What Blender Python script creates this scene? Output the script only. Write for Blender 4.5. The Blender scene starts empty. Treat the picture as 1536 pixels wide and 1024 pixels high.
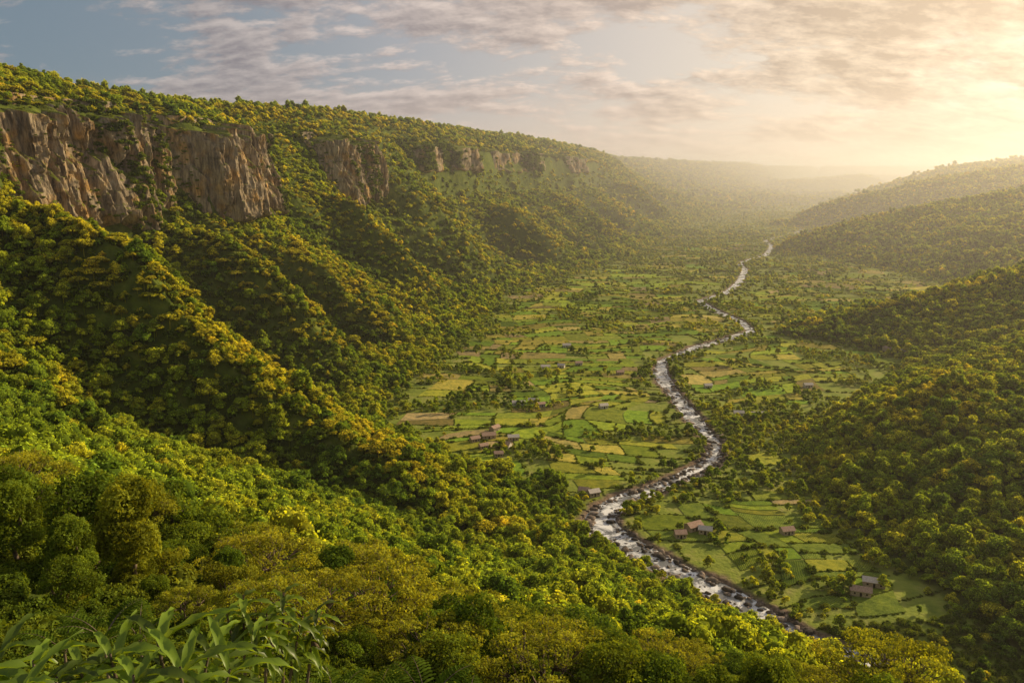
import bpy, math, random
import numpy as np
from mathutils import Vector
rng=np.random.default_rng(7); random.seed(7)
scene=bpy.context.scene; COL=scene.collection
H=200.0; F=1205.0; TH=math.atan(250/1205.0); C,S=math.cos(TH),math.sin(TH)
SUN_EL=math.radians(22.5); SUN_AZ=math.radians(58)
SUND=Vector((math.sin(SUN_AZ)*math.cos(SUN_EL),math.cos(SUN_AZ)*math.cos(SUN_EL),math.sin(SUN_EL)))
GD=Vector((math.sin(math.radians(36))*math.cos(math.radians(8)),math.cos(math.radians(36))*math.cos(math.radians(8)),math.sin(math.radians(8))))
# ---------------------------------------------------------------- helpers
def pg(u,v,z=0.0):
    a=(u-768)/F; b=(512-v)/F
    d=(a,C+S*b,-S+C*b); t=(z-H)/d[2]
    return d[0]*t,d[1]*t
def vn(x,y,s=0):
    xi=np.floor(x); yi=np.floor(y); fx=x-xi; fy=y-yi
    fx=fx*fx*(3-2*fx); fy=fy*fy*(3-2*fy)
    def h(a,b):
        q=np.sin(a*127.1+b*311.7+s*74.7)*43758.5453
        return q-np.floor(q)
    return (h(xi,yi)*(1-fx)+h(xi+1,yi)*fx)*(1-fy)+(h(xi,yi+1)*(1-fx)+h(xi+1,yi+1)*fx)*fy
def fbm(x,y,s=0,o=4):
    r=0;a=.5;n=0
    for i in range(o):
        r=r+a*vn(x,y,s+i*3.3); n+=a; a*=.5; x=x*2.03+5.1; y=y*2.03+1.7
    return r/n
def sst(a,b,x):
    t=np.clip((x-a)/(b-a),0,1); return t*t*(3-2*t)
def IP(pts):
    a=np.array(pts,float)
    return lambda y: np.interp(y,a[:,0],a[:,1])
def smax(a,b,k):
    h=np.clip(.5+.5*(a-b)/k,0,1); return b*(1-h)+a*h+k*h*(1-h)
def new_mesh(name,V,Fc,smooth=False,attrs=None,fattrs=None):
    V=np.asarray(V,np.float32); Fc=np.asarray(Fc,np.int32); k=Fc.shape[1]
    me=bpy.data.meshes.new(name)
    me.vertices.add(len(V)); me.vertices.foreach_set("co",V.ravel())
    me.loops.add(Fc.size); me.loops.foreach_set("vertex_index",Fc.ravel())
    me.polygons.add(len(Fc)); me.polygons.foreach_set("loop_start",np.arange(0,Fc.size,k,dtype=np.int32))
    me.polygons.foreach_set("loop_total",np.full(len(Fc),k,np.int32))
    if smooth: me.polygons.foreach_set("use_smooth",np.ones(len(Fc),bool))
    me.update(calc_edges=True)
    for n,a in (attrs or {}).items():
        at=me.attributes.new(n,'FLOAT','POINT'); at.data.foreach_set("value",np.asarray(a,np.float32))
    for n,a in (fattrs or {}).items():
        at=me.attributes.new(n,'FLOAT_COLOR','FACE'); at.data.foreach_set("color",np.asarray(a,np.float32).ravel())
    return me
def obj(name,me,mat=None,parent=None,**kw):
    o=bpy.data.objects.new(name,me)
    if mat is not None and me is not None and len(me.materials)==0: me.materials.append(mat)
    COL.objects.link(o)
    if parent is not None: o.parent=parent
    for k,v in kw.items(): o[k]=v
    return o
# ---------------------------------------------------------------- terrain
xL=IP([(-200,200),(0,150),(300,118),(386,58),(434,28),(489,30),(525,-35),(606,-104),(700,-114),(850,-85),(1062,-43),(1372,-9),(1700,150),(2004,303),(3000,600),(3663,849),(4300,1120),(5000,1500),(6500,2200),(10000,3700),(20000,7500)])
xRim=IP([(-200,-620),(400,-480),(730,-445),(1160,-440),(1314,-350),(1811,-190),(2688,91),(3900,410),(4300,440),(4800,400),(6000,840),(8000,1900),(12000,4400),(20000,9500)])
xR=IP([(-200,300),(100,262),(250,222),(353,208),(463,196),(560,214),(624,250),(702,315),(780,390),(870,440),(950,400),(1010,335),(1080,400),(1160,560),(1250,740),(1400,850),(1700,820),(2000,770),(2200,690),(2500,1050),(2850,1350),(3250,1010),(3700,1500),(4500,1650),(5000,2400),(6500,3100),(10000,4800),(20000,10500)])
sR=IP([(0,.34),(400,.37),(700,.36),(1000,.28),(1700,.30),(2200,.32),(4500,.45),(8000,.5)])
camf=IP([(-200,225),(-20,201),(0,198.3),(3,196.6),(10,191.0),(20,183.5),(40,168.5),(80,141),(150,101),(200,76),(300,32),(386,0),(500,-60),(800,-300),(20000,-9000)])
crest=IP([(-200,-1),(150,0),(430,1),(700,2),(905,3),(1130,4),(1420,5),(1720,6),(2150,7),(2650,8),(3200,9),(4150,10),(5400,11),(7000,12),(20000,16)])
prof_s=IP([(-9,0),(0,0),(.12,14),(.3,52),(.5,112),(.7,190),(.86,258),(.94,288),(1,300),(1.1,305),(2,316),(9,330)])
prof_c=IP([(-9,0),(0,0),(.12,14),(.3,52),(.5,100),(.68,144),(.71,156),(.77,252),(.82,262),(.92,285),(1,300),(1.1,305),(2,316),(9,330)])
SEG=[(500,606,1),(630,765,1),(782,832,1),(912,1110,1),(1270,1410,1),(1600,3000,1)]
def cseg(y):
    r=0*y
    for a,b,w in SEG: r=np.maximum(r,sst(a-22,a+8,y)*(1-sst(b-8,b+(22 if b<2900 else 500),y)))
    return r
rp=np.array([(1420,1040),(1300,1000),(1195,958),(1110,905),(1030,865),(950,825),(905,795),(898,775),(930,752),(975,735),(1025,716),(1066,695),(1076,670),(1050,640),(1030,615),(1010,590),(990,562),(992,543),(1045,521),(1090,509),(1128,497),(1112,483),(1072,466),(1048,452),(1088,440),(1108,425),(1118,405),(1108,395),(1150,382),(1158,370),(1146,362),(1205,346),(1175,335),(1215,322)],float)
rw=np.array([pg(u,v,-1) for u,v in rp]); rw=rw[np.argsort(rw[:,1])]
ry=np.arange(rw[0,1],rw[-1,1],3.0); rx=np.interp(ry,rw[:,1],rw[:,0])
def sm(a,n):
    k=np.hanning(n*2+1);k/=k.sum(); return np.convolve(np.pad(a,n,mode='edge'),k,mode='valid')
rx=sm(rx,4)
rsl=np.gradient(rx,ry)
rhw=np.interp(ry,[250,320,386,430,470,560,700,900,1300,3000],[5,5.8,7.2,6.2,4.6,4.2,4.4,3.8,3.5,5])*(1+.6*(vn(ry/24,ry*0,77)-.5))
def rdist(x,y):
    d=np.abs(x-np.interp(y,ry,rx))/np.sqrt(1+np.interp(y,ry,rsl)**2)
    return np.where(y>ry[-1],999,d)
def rhalf(y): return np.interp(y,ry,rhw)
def terr(x,y):
    x=np.asarray(x,float); y=np.asarray(y,float)
    L=xL(y); R=xRim(y)
    t0=np.clip((L-x)/(L-R),0,1.5)
    ys=y+.22*(x-L)
    ph=crest(ys); rid=1-2*np.abs(np.sin(math.pi*ph))**1.1
    ph2=ph*2.6+.35+.5*fbm(x/150,y/150,21); rid2=1-2*np.abs(np.sin(math.pi*ph2))
    amp=np.interp(y,[0,430,640,850,1150,1700,2500,3300,4200],[30,68,72,58,46,60,75,65,45])
    wred=np.interp(y,[0,740,790,1300,1500,3000,3600],[.74,.74,.88,.88,.80,.85,.96])
    wgt=sst(0,.32,t0)*(1-wred*sst(.42,.66,t0))*(1-.9*sst(.8,1.02,t0))
    wob=(fbm(x/110,y/110,3)-.5)*56*sst(0,.25,t0)*(1-.45*sst(.45,.65,t0))*(1-.85*sst(.8,1.0,t0))*np.interp(y,[0,1500,3000,4000],[1,1.1,1.1,.8])
    te=(L-x+(rid+.42*rid2)*amp*wgt+wob)/(L-R)
    te=te-.26*np.exp(-((y-872)/30.)**2)*sst(.35,.8,t0)
    c=cseg(y)
    zl=prof_s(te)*(1-c)+prof_c(te)*c
    zl=zl-(14*(1-sst(1000,1500,y)))*sst(255,300,zl)
    d=x-xR(y)
    d2=d+sst(0,120,d)*(fbm(x/140,y/140,9)-.5)*120
    s=sR(y); farw=sst(3600,5000,y)
    zr=np.where(d2>0,(330+170*farw)*(1-np.exp(-s*np.maximum(d2,0)/(330+170*farw))),0)
    cap=np.where(y<3600,255,255+(200+.021*y-255)*farw)+farw*(fbm(x/1300,y/1100,15,3)-.5)*190
    zr=zr-np.maximum(zr-cap,0)*.85
    z=np.maximum(zl,zr)
    fh=sst(4600,7800,y)*np.maximum(fbm(x/1100+7,y/750,19,4)-.28,0)*430
    z=np.where(y>4500,smax(z,fh,20),z)
    sl=sst(0,25,z)*(1-.8*sst(255,288,z))
    z=z+sl*((fbm(x/60,y/60,5)-.5)*14)+(fbm(x/150,y/150,2,2)-.5)*9*sst(0,60,rdist(x,y))
    zc=camf(y)+np.where(x<0,-.35*x*sst(15,75,y),-.08*np.minimum(x,40)-.3*np.maximum(x-40,0))
    zc=np.minimum(zc,255)+ (fbm(x/25,y/25,8)-.5)*4*sst(25,70,y)
    z=np.where(zc>z-12,smax(zc,z,10),z)
    rd=rdist(x,y); hw=rhalf(y)
    k=1-sst(hw*.8,hw+5,rd); z=z*(1-k)+(-3.2)*k
    z=np.where((rd<hw+45),z*sst(hw,hw+45,rd)+np.minimum(z,0.3)*(1-sst(hw,hw+45,rd)),z)
    return z
ang=np.concatenate([np.linspace(-80,-37,60,endpoint=False),np.linspace(-37,37,860),np.linspace(37,80,61)[1:]])
ang=np.radians(ang)
rad=np.concatenate([np.geomspace(.6,20,50,endpoint=False),np.geomspace(20,250,190,endpoint=False),np.geomspace(250,1500,640,endpoint=False),np.geomspace(1500,22000,330)])
RR,AA=np.meshgrid(rad,ang,indexing='ij')
X=RR*np.sin(AA); Y=RR*np.cos(AA)-.4
Z=terr(X,Y)
n0,n1=X.shape
idx=np.arange(n0*n1).reshape(n0,n1)
Q=np.stack([idx[:-1,:-1],idx[:-1,1:],idx[1:,1:],idx[1:,:-1]],-1).reshape(-1,4)[:,::-1]
rd=rdist(X,Y)
bank=1-sst(rhalf(Y)+4,rhalf(Y)+9,rd+ (fbm(X/9,Y/9,4)-.5)*9)
farm=sst(-5,6,X-xL(Y))*sst(-5,6,xR(Y)-X)*(1-sst(4500,5500,Y))
tme=new_mesh("terrain",np.stack([X,Y,Z],-1).reshape(-1,3),Q,True,{"bank":bank.ravel(),"farm":farm.ravel()})
# ---------------------------------------------------------------- materials
def mat(name):
    m=bpy.data.materials.new(name); m.use_nodes=True; nt=m.node_tree; nt.nodes.clear()
    out=nt.nodes.new("ShaderNodeOutputMaterial"); return m,nt,out
def ramp(nt,fac,stops,interp='LINEAR'):
    r=nt.nodes.new("ShaderNodeValToRGB"); r.color_ramp.interpolation=interp
    e=r.color_ramp.elements
    while len(e)<len(stops): e.new(.5)
    for q,(p,c) in zip(e,stops): q.position=p; q.color=(*c,1) if len(c)==3 else c
    nt.links.new(fac,r.inputs[0]); return r.outputs[0]
def mix(nt,fac,a,b,mode='MIX'):
    m=nt.nodes.new("ShaderNodeMix"); m.data_type='RGBA'; m.blend_type=mode
    for s,v in ((m.inputs[0],fac),(m.inputs[6],a),(m.inputs[7],b)):
        if isinstance(v,(int,float)): s.default_value=v
        elif isinstance(v,tuple): s.default_value=(*v,1) if len(v)==3 else v
        else: nt.links.new(v,s)
    return m.outputs[2]
def math_(nt,op,a,b=None,clamp=False):
    m=nt.nodes.new("ShaderNodeMath"); m.operation=op; m.use_clamp=clamp
    for s,v in ((m.inputs[0],a),(m.inputs[1],b)):
        if v is None: continue
        if isinstance(v,(int,float)): s.default_value=v
        else: nt.links.new(v,s)
    return m.outputs[0]
def noise(nt,vec,scale,detail=4,rough=.55,dist=0):
    n=nt.nodes.new("ShaderNodeTexNoise"); n.inputs["Scale"].default_value=scale; n.inputs["Detail"].default_value=detail
    n.inputs["Roughness"].default_value=rough; n.inputs["Distortion"].default_value=dist
    if vec is not None: nt.links.new(vec,n.inputs["Vector"])
    return n.outputs["Fac"]
def pos(nt):
    return nt.nodes.new("ShaderNodeNewGeometry").outputs["Position"]
def attr(nt,name,kind='GEOMETRY'):
    a=nt.nodes.new("ShaderNodeAttribute"); a.attribute_name=name; return a
def diffuse(nt,out,col,rough=.9,bump=None,bs=.5,bd=1.0,spec=.2):
    p=nt.nodes.new("ShaderNodeBsdfPrincipled"); p.inputs["Roughness"].default_value=rough
    p.inputs["Specular IOR Level"].default_value=spec
    if isinstance(col,tuple): p.inputs["Base Color"].default_value=(*col,1)
    else: nt.links.new(col,p.inputs["Base Color"])
    if bump is not None:
        b=nt.nodes.new("ShaderNodeBump"); b.inputs["Strength"].default_value=bs; b.inputs["Distance"].default_value=bd
        nt.links.new(bump,b.inputs["Height"]); nt.links.new(b.outputs[0],p.inputs["Normal"])
    nt.links.new(p.outputs[0],out.inputs[0]); return p
mT,nt,out=mat("terrain_material"); P=pos(nt)
n1_=noise(nt,P,.12,6)
forest=ramp(nt,n1_,[(.3,(.04,.06,.008)),(.55,(.11,.14,.016)),(.75,(.2,.21,.03))])
farmc=ramp(nt,noise(nt,P,.06,7,.65),[(.3,(.13,.18,.022)),(.5,(.25,.29,.04)),(.62,(.31,.31,.07)),(.75,(.38,.33,.12))])
bankc=ramp(nt,noise(nt,P,.5,5),[(.3,(.10,.065,.045)),(.6,(.24,.165,.11)),(.8,(.4,.32,.25))])
c=mix(nt,attr(nt,"farm").outputs["Fac"],forest,farmc); c=mix(nt,attr(nt,"bank").outputs["Fac"],c,bankc)
diffuse(nt,out,c,.95,noise(nt,P,.4,6),.8,1.0,.1)
obj("terrain",tme,mT,kind="structure")
def foliage(name,cols,tr=.35,locn=.012,gain=1.0,gloss=0,rw_=.42):
    m,nt,out=mat(name)
    oi=nt.nodes.new("ShaderNodeObjectInfo")
    st=[(i/(len(cols)-1),tuple(q*gain for q in c)) for i,c in enumerate(cols)]
    nz=noise(nt,oi.outputs["Location"],locn,4)
    f=math_(nt,'ADD',math_(nt,'MULTIPLY',oi.outputs["Random"],rw_),math_(nt,'MULTIPLY',math_(nt,'SUBTRACT',nz,.27),1.25),True)
    col=ramp(nt,f,st)
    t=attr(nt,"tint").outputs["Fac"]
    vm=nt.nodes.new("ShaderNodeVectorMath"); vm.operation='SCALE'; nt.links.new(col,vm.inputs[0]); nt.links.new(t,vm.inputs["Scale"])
    d=nt.nodes.new("ShaderNodeBsdfDiffuse"); nt.links.new(vm.outputs[0],d.inputs[0])
    tl=nt.nodes.new("ShaderNodeBsdfTranslucent"); tc=mix(nt,1.0,vm.outputs[0],(1.75,1.48,.45),'MULTIPLY'); nt.links.new(tc,tl.inputs[0])
    ms=nt.nodes.new("ShaderNodeMixShader"); ms.inputs[0].default_value=tr
    nt.links.new(d.outputs[0],ms.inputs[1]); nt.links.new(tl.outputs[0],ms.inputs[2])
    o=ms.outputs[0]
    if gloss:
        g=nt.nodes.new("ShaderNodeBsdfGlossy"); g.inputs["Roughness"].default_value=.4; g.inputs[0].default_value=(.9,.9,.9,1)
        m2=nt.nodes.new("ShaderNodeMixShader"); m2.inputs[0].default_value=gloss; nt.links.new(o,m2.inputs[1]); nt.links.new(g.outputs[0],m2.inputs[2]); o=m2.outputs[0]
    nt.links.new(o,out.inputs[0])
    return m
GC=[(.030,.054,.008),(.064,.099,.010),(.12,.152,.012),(.19,.194,.014),(.25,.220,.018)]
mGreen=foliage("green_foliage",GC,.42,.012,3.4)
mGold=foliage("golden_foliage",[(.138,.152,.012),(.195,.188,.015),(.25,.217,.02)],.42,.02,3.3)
mOlive=foliage("olive_foliage",[(.105,.128,.013),(.14,.15,.015),(.175,.17,.018)],.42,.05,2.2)
mNear=foliage("leafy_green_foliage",[(.034,.058,.008),(.055,.086,.010),(.090,.117,.012),(.14,.146,.014)],.42,.05,2.2)
mBush=foliage("bush_foliage",[(.042,.068,.009),(.08,.112,.012),(.14,.152,.018)],.38,.05,1.8)
mB,nt,out=mat("bark"); diffuse(nt,out,ramp(nt,noise(nt,pos(nt),3,5),[(.3,(.10,.07,.05)),(.7,(.28,.21,.15))]),.9)
# ---------------------------------------------------------------- tree geometry
def leaves(rg,cent,rl,n,size,outd=.5,lowcut=-.35,flat=.8,tint=1.0,tj=.25):
    d=rg.normal(size=(n*2,3)); d/=np.linalg.norm(d,axis=1)[:,None]; d=d[d[:,2]>lowcut][:n]; n=len(d)
    r=rl*(1-rg.random(n)**2*.45)
    r*=1+.18*np.sin(d[:,0]*5+cent[0])*np.sin(d[:,1]*5+cent[1]*2)
    p=cent+d*r[:,None]*np.array([1,1,flat])
    nrm=d*outd+rg.normal(size=(n,3))*.45+np.array([0,0,.15]); nrm/=np.linalg.norm(nrm,axis=1)[:,None]
    a=np.cross(nrm,rg.normal(size=(n,3))); a/=np.linalg.norm(a,axis=1)[:,None]+1e-9; b=np.cross(nrm,a)
    s=size*(.6+.8*rg.random(n))[:,None]
    V=np.stack([p-a*s*.6,p+b*s*.32-a*s*.08,p+a*s*.6,p-b*s*.32-a*s*.08],1).reshape(-1,3)
    Fq=np.arange(n*4).reshape(n,4)
    t=np.repeat(tint*(1-tj+2*tj*rg.random(n)),4)
    return V,Fq,t
def ico():
    import bmesh
    bm=bmesh.new(); bmesh.ops.create_icosphere(bm,subdivisions=2,radius=1)
    V=np.array([v.co[:] for v in bm.verts]); Fc=np.array([[v.index for v in f.verts] for f in bm.faces]); bm.free(); return V,Fc
ICV,ICF=ico()
def tube(path,rads,ns=6):
    path=np.array(path,float); V=[];n=len(path)
    for i in range(n):
        d=path[min(i+1,n-1)]-path[max(i-1,0)]; d/=np.linalg.norm(d)+1e-9
        a=np.cross(d,[.3,.9,.1]); a/=np.linalg.norm(a); b=np.cross(d,a)
        for k in range(ns):
            q=2*math.pi*k/ns; V.append(path[i]+rads[i]*(a*math.cos(q)+b*math.sin(q)))
    Fq=[[i*ns+k,i*ns+(k+1)%ns,(i+1)*ns+(k+1)%ns,(i+1)*ns+k] for i in range(n-1) for k in range(ns)]
    return np.array(V),np.array(Fq)
def joinm(parts):
    Vs=[];Fs=[];Ts=[];o=0
    for V,Fc,t in parts:
        if Fc.shape[1]==3: Fc=np.concatenate([Fc,Fc[:,2:3]],1)
        Vs.append(V);Fs.append(Fc+o);Ts.append(t if np.ndim(t) else np.full(len(V),t));o+=len(V)
    return np.concatenate(Vs),np.concatenate(Fs),np.concatenate(Ts)
def lobes(rg,style,n,R,Ht):
    L=[]
    for i in range(n):
        a=i*2.4+rg.random()*.9; q=math.sqrt((i+.5)/n)
        if style=='spread':
            r=R*.92*q*(.9+.25*rg.random()); z=Ht*.88-(q**2.4)*Ht*.16+rg.normal()*.3; rl=R*(.09+.10*rg.random())
        elif style=='tall':
            r=R*.5*q*(.6+.7*rg.random()); z=Ht*(.38+.5*rg.random()); rl=R*(.3+.2*rg.random())
        else:
            r=R*.76*q; z=Ht*(.78-.32*q*q)+rg.normal()*.9; rl=R*(.15+.2*rg.random())
        L.append((np.array([r*math.cos(a),r*math.sin(a),z]),rl))
    return L
def near_tree(seed,style,R,Ht,nl,per,size,flat):
    rg=np.random.default_rng(seed); L=lobes(rg,style,nl,R,Ht); k0=.15 if style=='spread' else .26
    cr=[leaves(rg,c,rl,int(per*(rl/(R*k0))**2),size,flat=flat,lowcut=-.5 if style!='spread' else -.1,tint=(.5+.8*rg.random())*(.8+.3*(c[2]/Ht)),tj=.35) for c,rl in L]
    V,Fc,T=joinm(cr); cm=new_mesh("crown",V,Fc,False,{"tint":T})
    tp=[]; top=Ht*.30 if style!='tall' else Ht*.45
    p=[(0,0,-1.5)]+[(rg.normal()*.18*k,rg.normal()*.18*k,top*k/3) for k in range(1,4)]
    r0=R*.045+.07
    tp.append((*tube(p,[r0*1.5,r0*1.1,r0*.95,r0*.85],8),1.0))
    e=np.array(p[-1]); nm=7; mains=[]
    for k in range(nm):
        a=k*2*math.pi/nm+rg.random()*.6; rr=R*(.42 if k%2 else .22); zt=Ht*(.62 if k%2 else .72)
        E=np.array([rr*math.cos(a),rr*math.sin(a),zt]); M=e*.5+E*.5+rg.normal(size=3)*.3+np.array([math.cos(a),math.sin(a),-.3])*.4
        tp.append((*tube([e-[0,0,.4],e*.75+M*.25,M,E],[r0*.6,r0*.5,r0*.38,r0*.24],6),1.0)); mains.append((M,E))
    for c,rl in L:
        M,E=min(mains,key=lambda q:np.linalg.norm(q[1]-c)); f=.4+.6*rg.random(); b0=M*(1-f)+E*f
        m=b0*.5+c*.5+rg.normal(size=3)*.25-[0,0,.25]
        tp.append((*tube([b0,m,c,c+[rg.normal()*.3,rg.normal()*.3,rl*.6]],[r0*.24,r0*.18,r0*.11,.02],4),1.0))
        for k in range(4):
            dd=rg.normal(size=3); dd[2]=abs(dd[2])*.5; dd/=np.linalg.norm(dd)
            tp.append((*tube([m*.3+c*.7,c*.9+m*.1+dd*rl*.4,c+dd*rl*.92],[r0*.09,r0*.06,.012],3),1.0))
    V,Fc,T=joinm(tp); tm=new_mesh("trunk",V,Fc,True)
    return tm,cm
def far_tree(seed,R,Ht,nl,nleaf,size,style='round',core=.8):
    rg=np.random.default_rng(seed); L=lobes(rg,style,nl,R,Ht); parts=[]
    for c,rl in L:
        rl*=1.35; k=.6+.8*rg.random()
        d=1+.15*rg.normal(size=len(ICV))
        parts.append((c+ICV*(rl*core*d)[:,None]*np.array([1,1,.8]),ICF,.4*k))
        parts.append(leaves(rg,c,rl,nleaf//nl,size,tint=k,tj=.35))
    V,Fc,T=joinm(parts)
    tv,tf=tube([(0,0,-2),(0,0,Ht*.4),(rg.normal()*.3,0,Ht*.7)],[.35,.25,.15],5)
    V,Fc,T=joinm([(V,Fc,T),(tv,tf,.5)])
    return new_mesh("far_tree",V,Fc,False,{"tint":T})
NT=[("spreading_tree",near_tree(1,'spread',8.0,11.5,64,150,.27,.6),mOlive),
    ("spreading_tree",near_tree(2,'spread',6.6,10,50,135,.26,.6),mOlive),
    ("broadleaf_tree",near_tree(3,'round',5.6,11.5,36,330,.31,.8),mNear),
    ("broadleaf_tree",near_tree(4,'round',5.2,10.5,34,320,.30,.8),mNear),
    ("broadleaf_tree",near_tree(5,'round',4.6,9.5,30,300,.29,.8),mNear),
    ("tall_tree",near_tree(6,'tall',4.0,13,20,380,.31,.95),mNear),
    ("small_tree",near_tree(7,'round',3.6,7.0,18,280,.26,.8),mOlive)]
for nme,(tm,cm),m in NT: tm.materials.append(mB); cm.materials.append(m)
src=bpy.data.collections.new("tree_sources")
def addsrc(name,me,m):
    me.materials.append(m); o=bpy.data.objects.new(name,me); src.objects.link(o)
for i in range(7):
    st=['round','round','tall','round','spread','round','round'][i]
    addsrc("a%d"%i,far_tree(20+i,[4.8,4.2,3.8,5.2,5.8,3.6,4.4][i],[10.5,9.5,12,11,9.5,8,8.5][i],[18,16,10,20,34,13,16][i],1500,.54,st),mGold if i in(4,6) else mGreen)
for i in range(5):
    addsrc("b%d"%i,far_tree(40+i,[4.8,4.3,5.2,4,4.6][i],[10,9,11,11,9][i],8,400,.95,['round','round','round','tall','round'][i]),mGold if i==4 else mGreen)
bsrc=bpy.data.collections.new("bush_sources")
def bush(seed,n,size):
    rg=np.random.default_rng(seed)
    parts=[]
    for k in range(6):
        a=k*1.05; c=np.array([math.cos(a)*.5*(k>0),math.sin(a)*.5*(k>0),.35+.25*rg.random()])
        parts.append(leaves(rg,c,.5,n//6,size,tint=.75+.5*rg.random(),lowcut=-.7))
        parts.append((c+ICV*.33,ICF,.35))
    V,Fc,T=joinm(parts); return new_mesh("bush",V,Fc,False,{"tint":T})
for i in range(3):
    me=bush(60+i,1300,.13); me.materials.append(mBush); o=bpy.data.objects.new("c%d"%i,me); bsrc.objects.link(o)
for i in range(2):
    me=bush(70+i,260,.30); me.materials.append(mBush); o=bpy.data.objects.new("d%d"%i,me); bsrc.objects.link(o)
def scatter(name,coll,Pt,idx_,scl,rotz,**kw):
    me=bpy.data.meshes.new(name); n=len(Pt)
    me.vertices.add(n); me.vertices.foreach_set("co",np.asarray(Pt,np.float32).ravel())
    a=me.attributes.new("idx",'INT','POINT'); a.data.foreach_set("value",np.asarray(idx_,np.int32))
    a=me.attributes.new("scl",'FLOAT_VECTOR','POINT'); a.data.foreach_set("vector",np.asarray(scl,np.float32).ravel())
    r=np.zeros((n,3),np.float32); r[:,2]=rotz
    a=me.attributes.new("rot",'FLOAT_VECTOR','POINT'); a.data.foreach_set("vector",r.ravel())
    o=obj(name,me,None,**kw)
    ng=bpy.data.node_groups.new(name+"_nodes",'GeometryNodeTree')
    ng.interface.new_socket("Geometry",in_out='INPUT',socket_type='NodeSocketGeometry')
    ng.interface.new_socket("Geometry",in_out='OUTPUT',socket_type='NodeSocketGeometry')
    gi=ng.nodes.new("NodeGroupInput"); go=ng.nodes.new("NodeGroupOutput")
    ip=ng.nodes.new("GeometryNodeInstanceOnPoints"); ci=ng.nodes.new("GeometryNodeCollectionInfo")
    ci.inputs["Collection"].default_value=coll; ci.inputs["Separate Children"].default_value=True; ci.inputs["Reset Children"].default_value=True
    def na(nm,t):
        q=ng.nodes.new("GeometryNodeInputNamedAttribute"); q.data_type=t; q.inputs["Name"].default_value=nm
        return [s for s in q.outputs if s.enabled and s.name=="Attribute"][0]
    L=ng.links.new
    L(gi.outputs[0],ip.inputs["Points"]); L(ci.outputs[0],ip.inputs["Instance"]); ip.inputs["Pick Instance"].default_value=True
    L(na("idx",'INT'),ip.inputs["Instance Index"]); L(na("rot",'FLOAT_VECTOR'),ip.inputs["Rotation"]); L(na("scl",'FLOAT_VECTOR'),ip.inputs["Scale"])
    L(ip.outputs[0],go.inputs[0])
    md=o.modifiers.new("scatter",'NODES'); md.node_group=ng
    return o
# ---------------------------------------------------------------- forest points
def fmask(x,y):
    L=xL(y);R=xR(y); ins=(x>L)&(x<R)
    nz=fbm(x/40,y/40,11); p=.02+.85*sst(.585,.635,nz)+np.interp(y,[0,900,1300,2500],[0,0,.09,.40])
    edge=np.minimum(x-L,R-x); p=p+.75*(1-sst(0,26,edge+ (fbm(x/22,y/22,6)-.5)*50))
    rdd=rdist(x,y)-rhalf(y); p=p+.6*(rdd<14)*(vn(x/14,y/14,13)>np.interp(y,[0,700,1000],[.45,.38,.22]))
    p=p+.9*((x>150)&(x<232)&(y>560)&(y<690)&(rdd>8)).astype(float)
    p=np.where(ins,p,1.0)
    p=np.where(rdd<np.interp(y,[0,500,900],[5.5,4.5,2.8]),0,p); return np.clip(p,0,1)
bands=[(57,650,4.7,1.0),(650,1300,5.6,1.0),(1300,2500,8.6,1.25),(2500,4500,13,1.6),(4500,9500,26,2.6)]
PX=[];PY=[];PS=[];PB=[]
for bi,(y0,y1,sp,sc) in enumerate(bands):
    xm=.78*y1+60
    gx,gy=np.meshgrid(np.arange(-xm,xm,sp),np.arange(y0,y1,sp))
    gx=gx.ravel()+rng.uniform(-.48,.48,gx.size)*sp; gy=gy.ravel()+rng.uniform(-.48,.48,gy.size)*sp
    k=(np.abs(gx)<.72*gy+50)&(gx>xRim(gy)-70*max(1,sc))&(gx<xR(gy)+np.where(gy<1500,700,1500)+gy*.1)
    gx,gy=gx[k],gy[k]
    k=rng.random(len(gx))<fmask(gx,gy); gx,gy=gx[k],gy[k]
    PX.append(gx);PY.append(gy);PS.append(np.full(len(gx),sc));PB.append(np.full(len(gx),bi))
PX=np.concatenate(PX);PY=np.concatenate(PY);PS=np.concatenate(PS);PB=np.concatenate(PB)
PZ=terr(PX,PY)
sx=np.abs(terr(PX+3,PY)-terr(PX-3,PY))/6
hh_=38; CV=PZ-(terr(PX+hh_,PY)+terr(PX-hh_,PY)+terr(PX,PY+hh_)+terr(PX,PY-hh_))/4
cl=cseg(PY)*(PX<xL(PY))*(PZ>np.where(PY>1540,205,142))*(PZ<256)*(sx>.9)
k=rng.random(len(PX))>cl*np.where(PY>1540,.8,.97)
PX,PY,PZ,PS,PB,sx,CV=[a[k] for a in (PX,PY,PZ,PS,PB,sx,CV)]
heroes=[(-31,90,0,1.0,.3),(-4,79,0,.92,1.2),(37,70,0,.9,2.2),(-17,86,3,1.1,.5),(-47,84,2,1.15,2.5),(17,84,2,.8,1.1),(-62,92,0,1.0,.2),(-44,66,5,.7,1),(-24,70,4,.75,3),(54,79,4,.65,3),(-68,80,3,1.0,1),(8,71,6,.9,2)]
hx=np.array([h[0] for h in heroes]);hy=np.array([h[1] for h in heroes])
hs_=np.array([8.4 if h[2]==0 else 6.2 for h in heroes])
dm=np.min(np.hypot(PX[:,None]-hx,PY[:,None]-hy)-hs_,axis=1)
k=(dm>0)&~((PY<105)&(PX>20)&(PX<44)&(PY>74)); PX,PY,PZ,PS,PB,sx,CV,dm=[a[k] for a in (PX,PY,PZ,PS,PB,sx,CV,dm)]
infl=(xL(PY)<PX)&(PX<xR(PY))
sc=PS*(.50+.85*rng.random(len(PX))**1.8)*np.where(infl,.6,1.0)*np.where((PY<125)&(PX>12),.66,1.0)*np.where((PY<66),.8,1)*np.where(dm<7,.72,1)
D=np.hypot(PX,PY)
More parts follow.
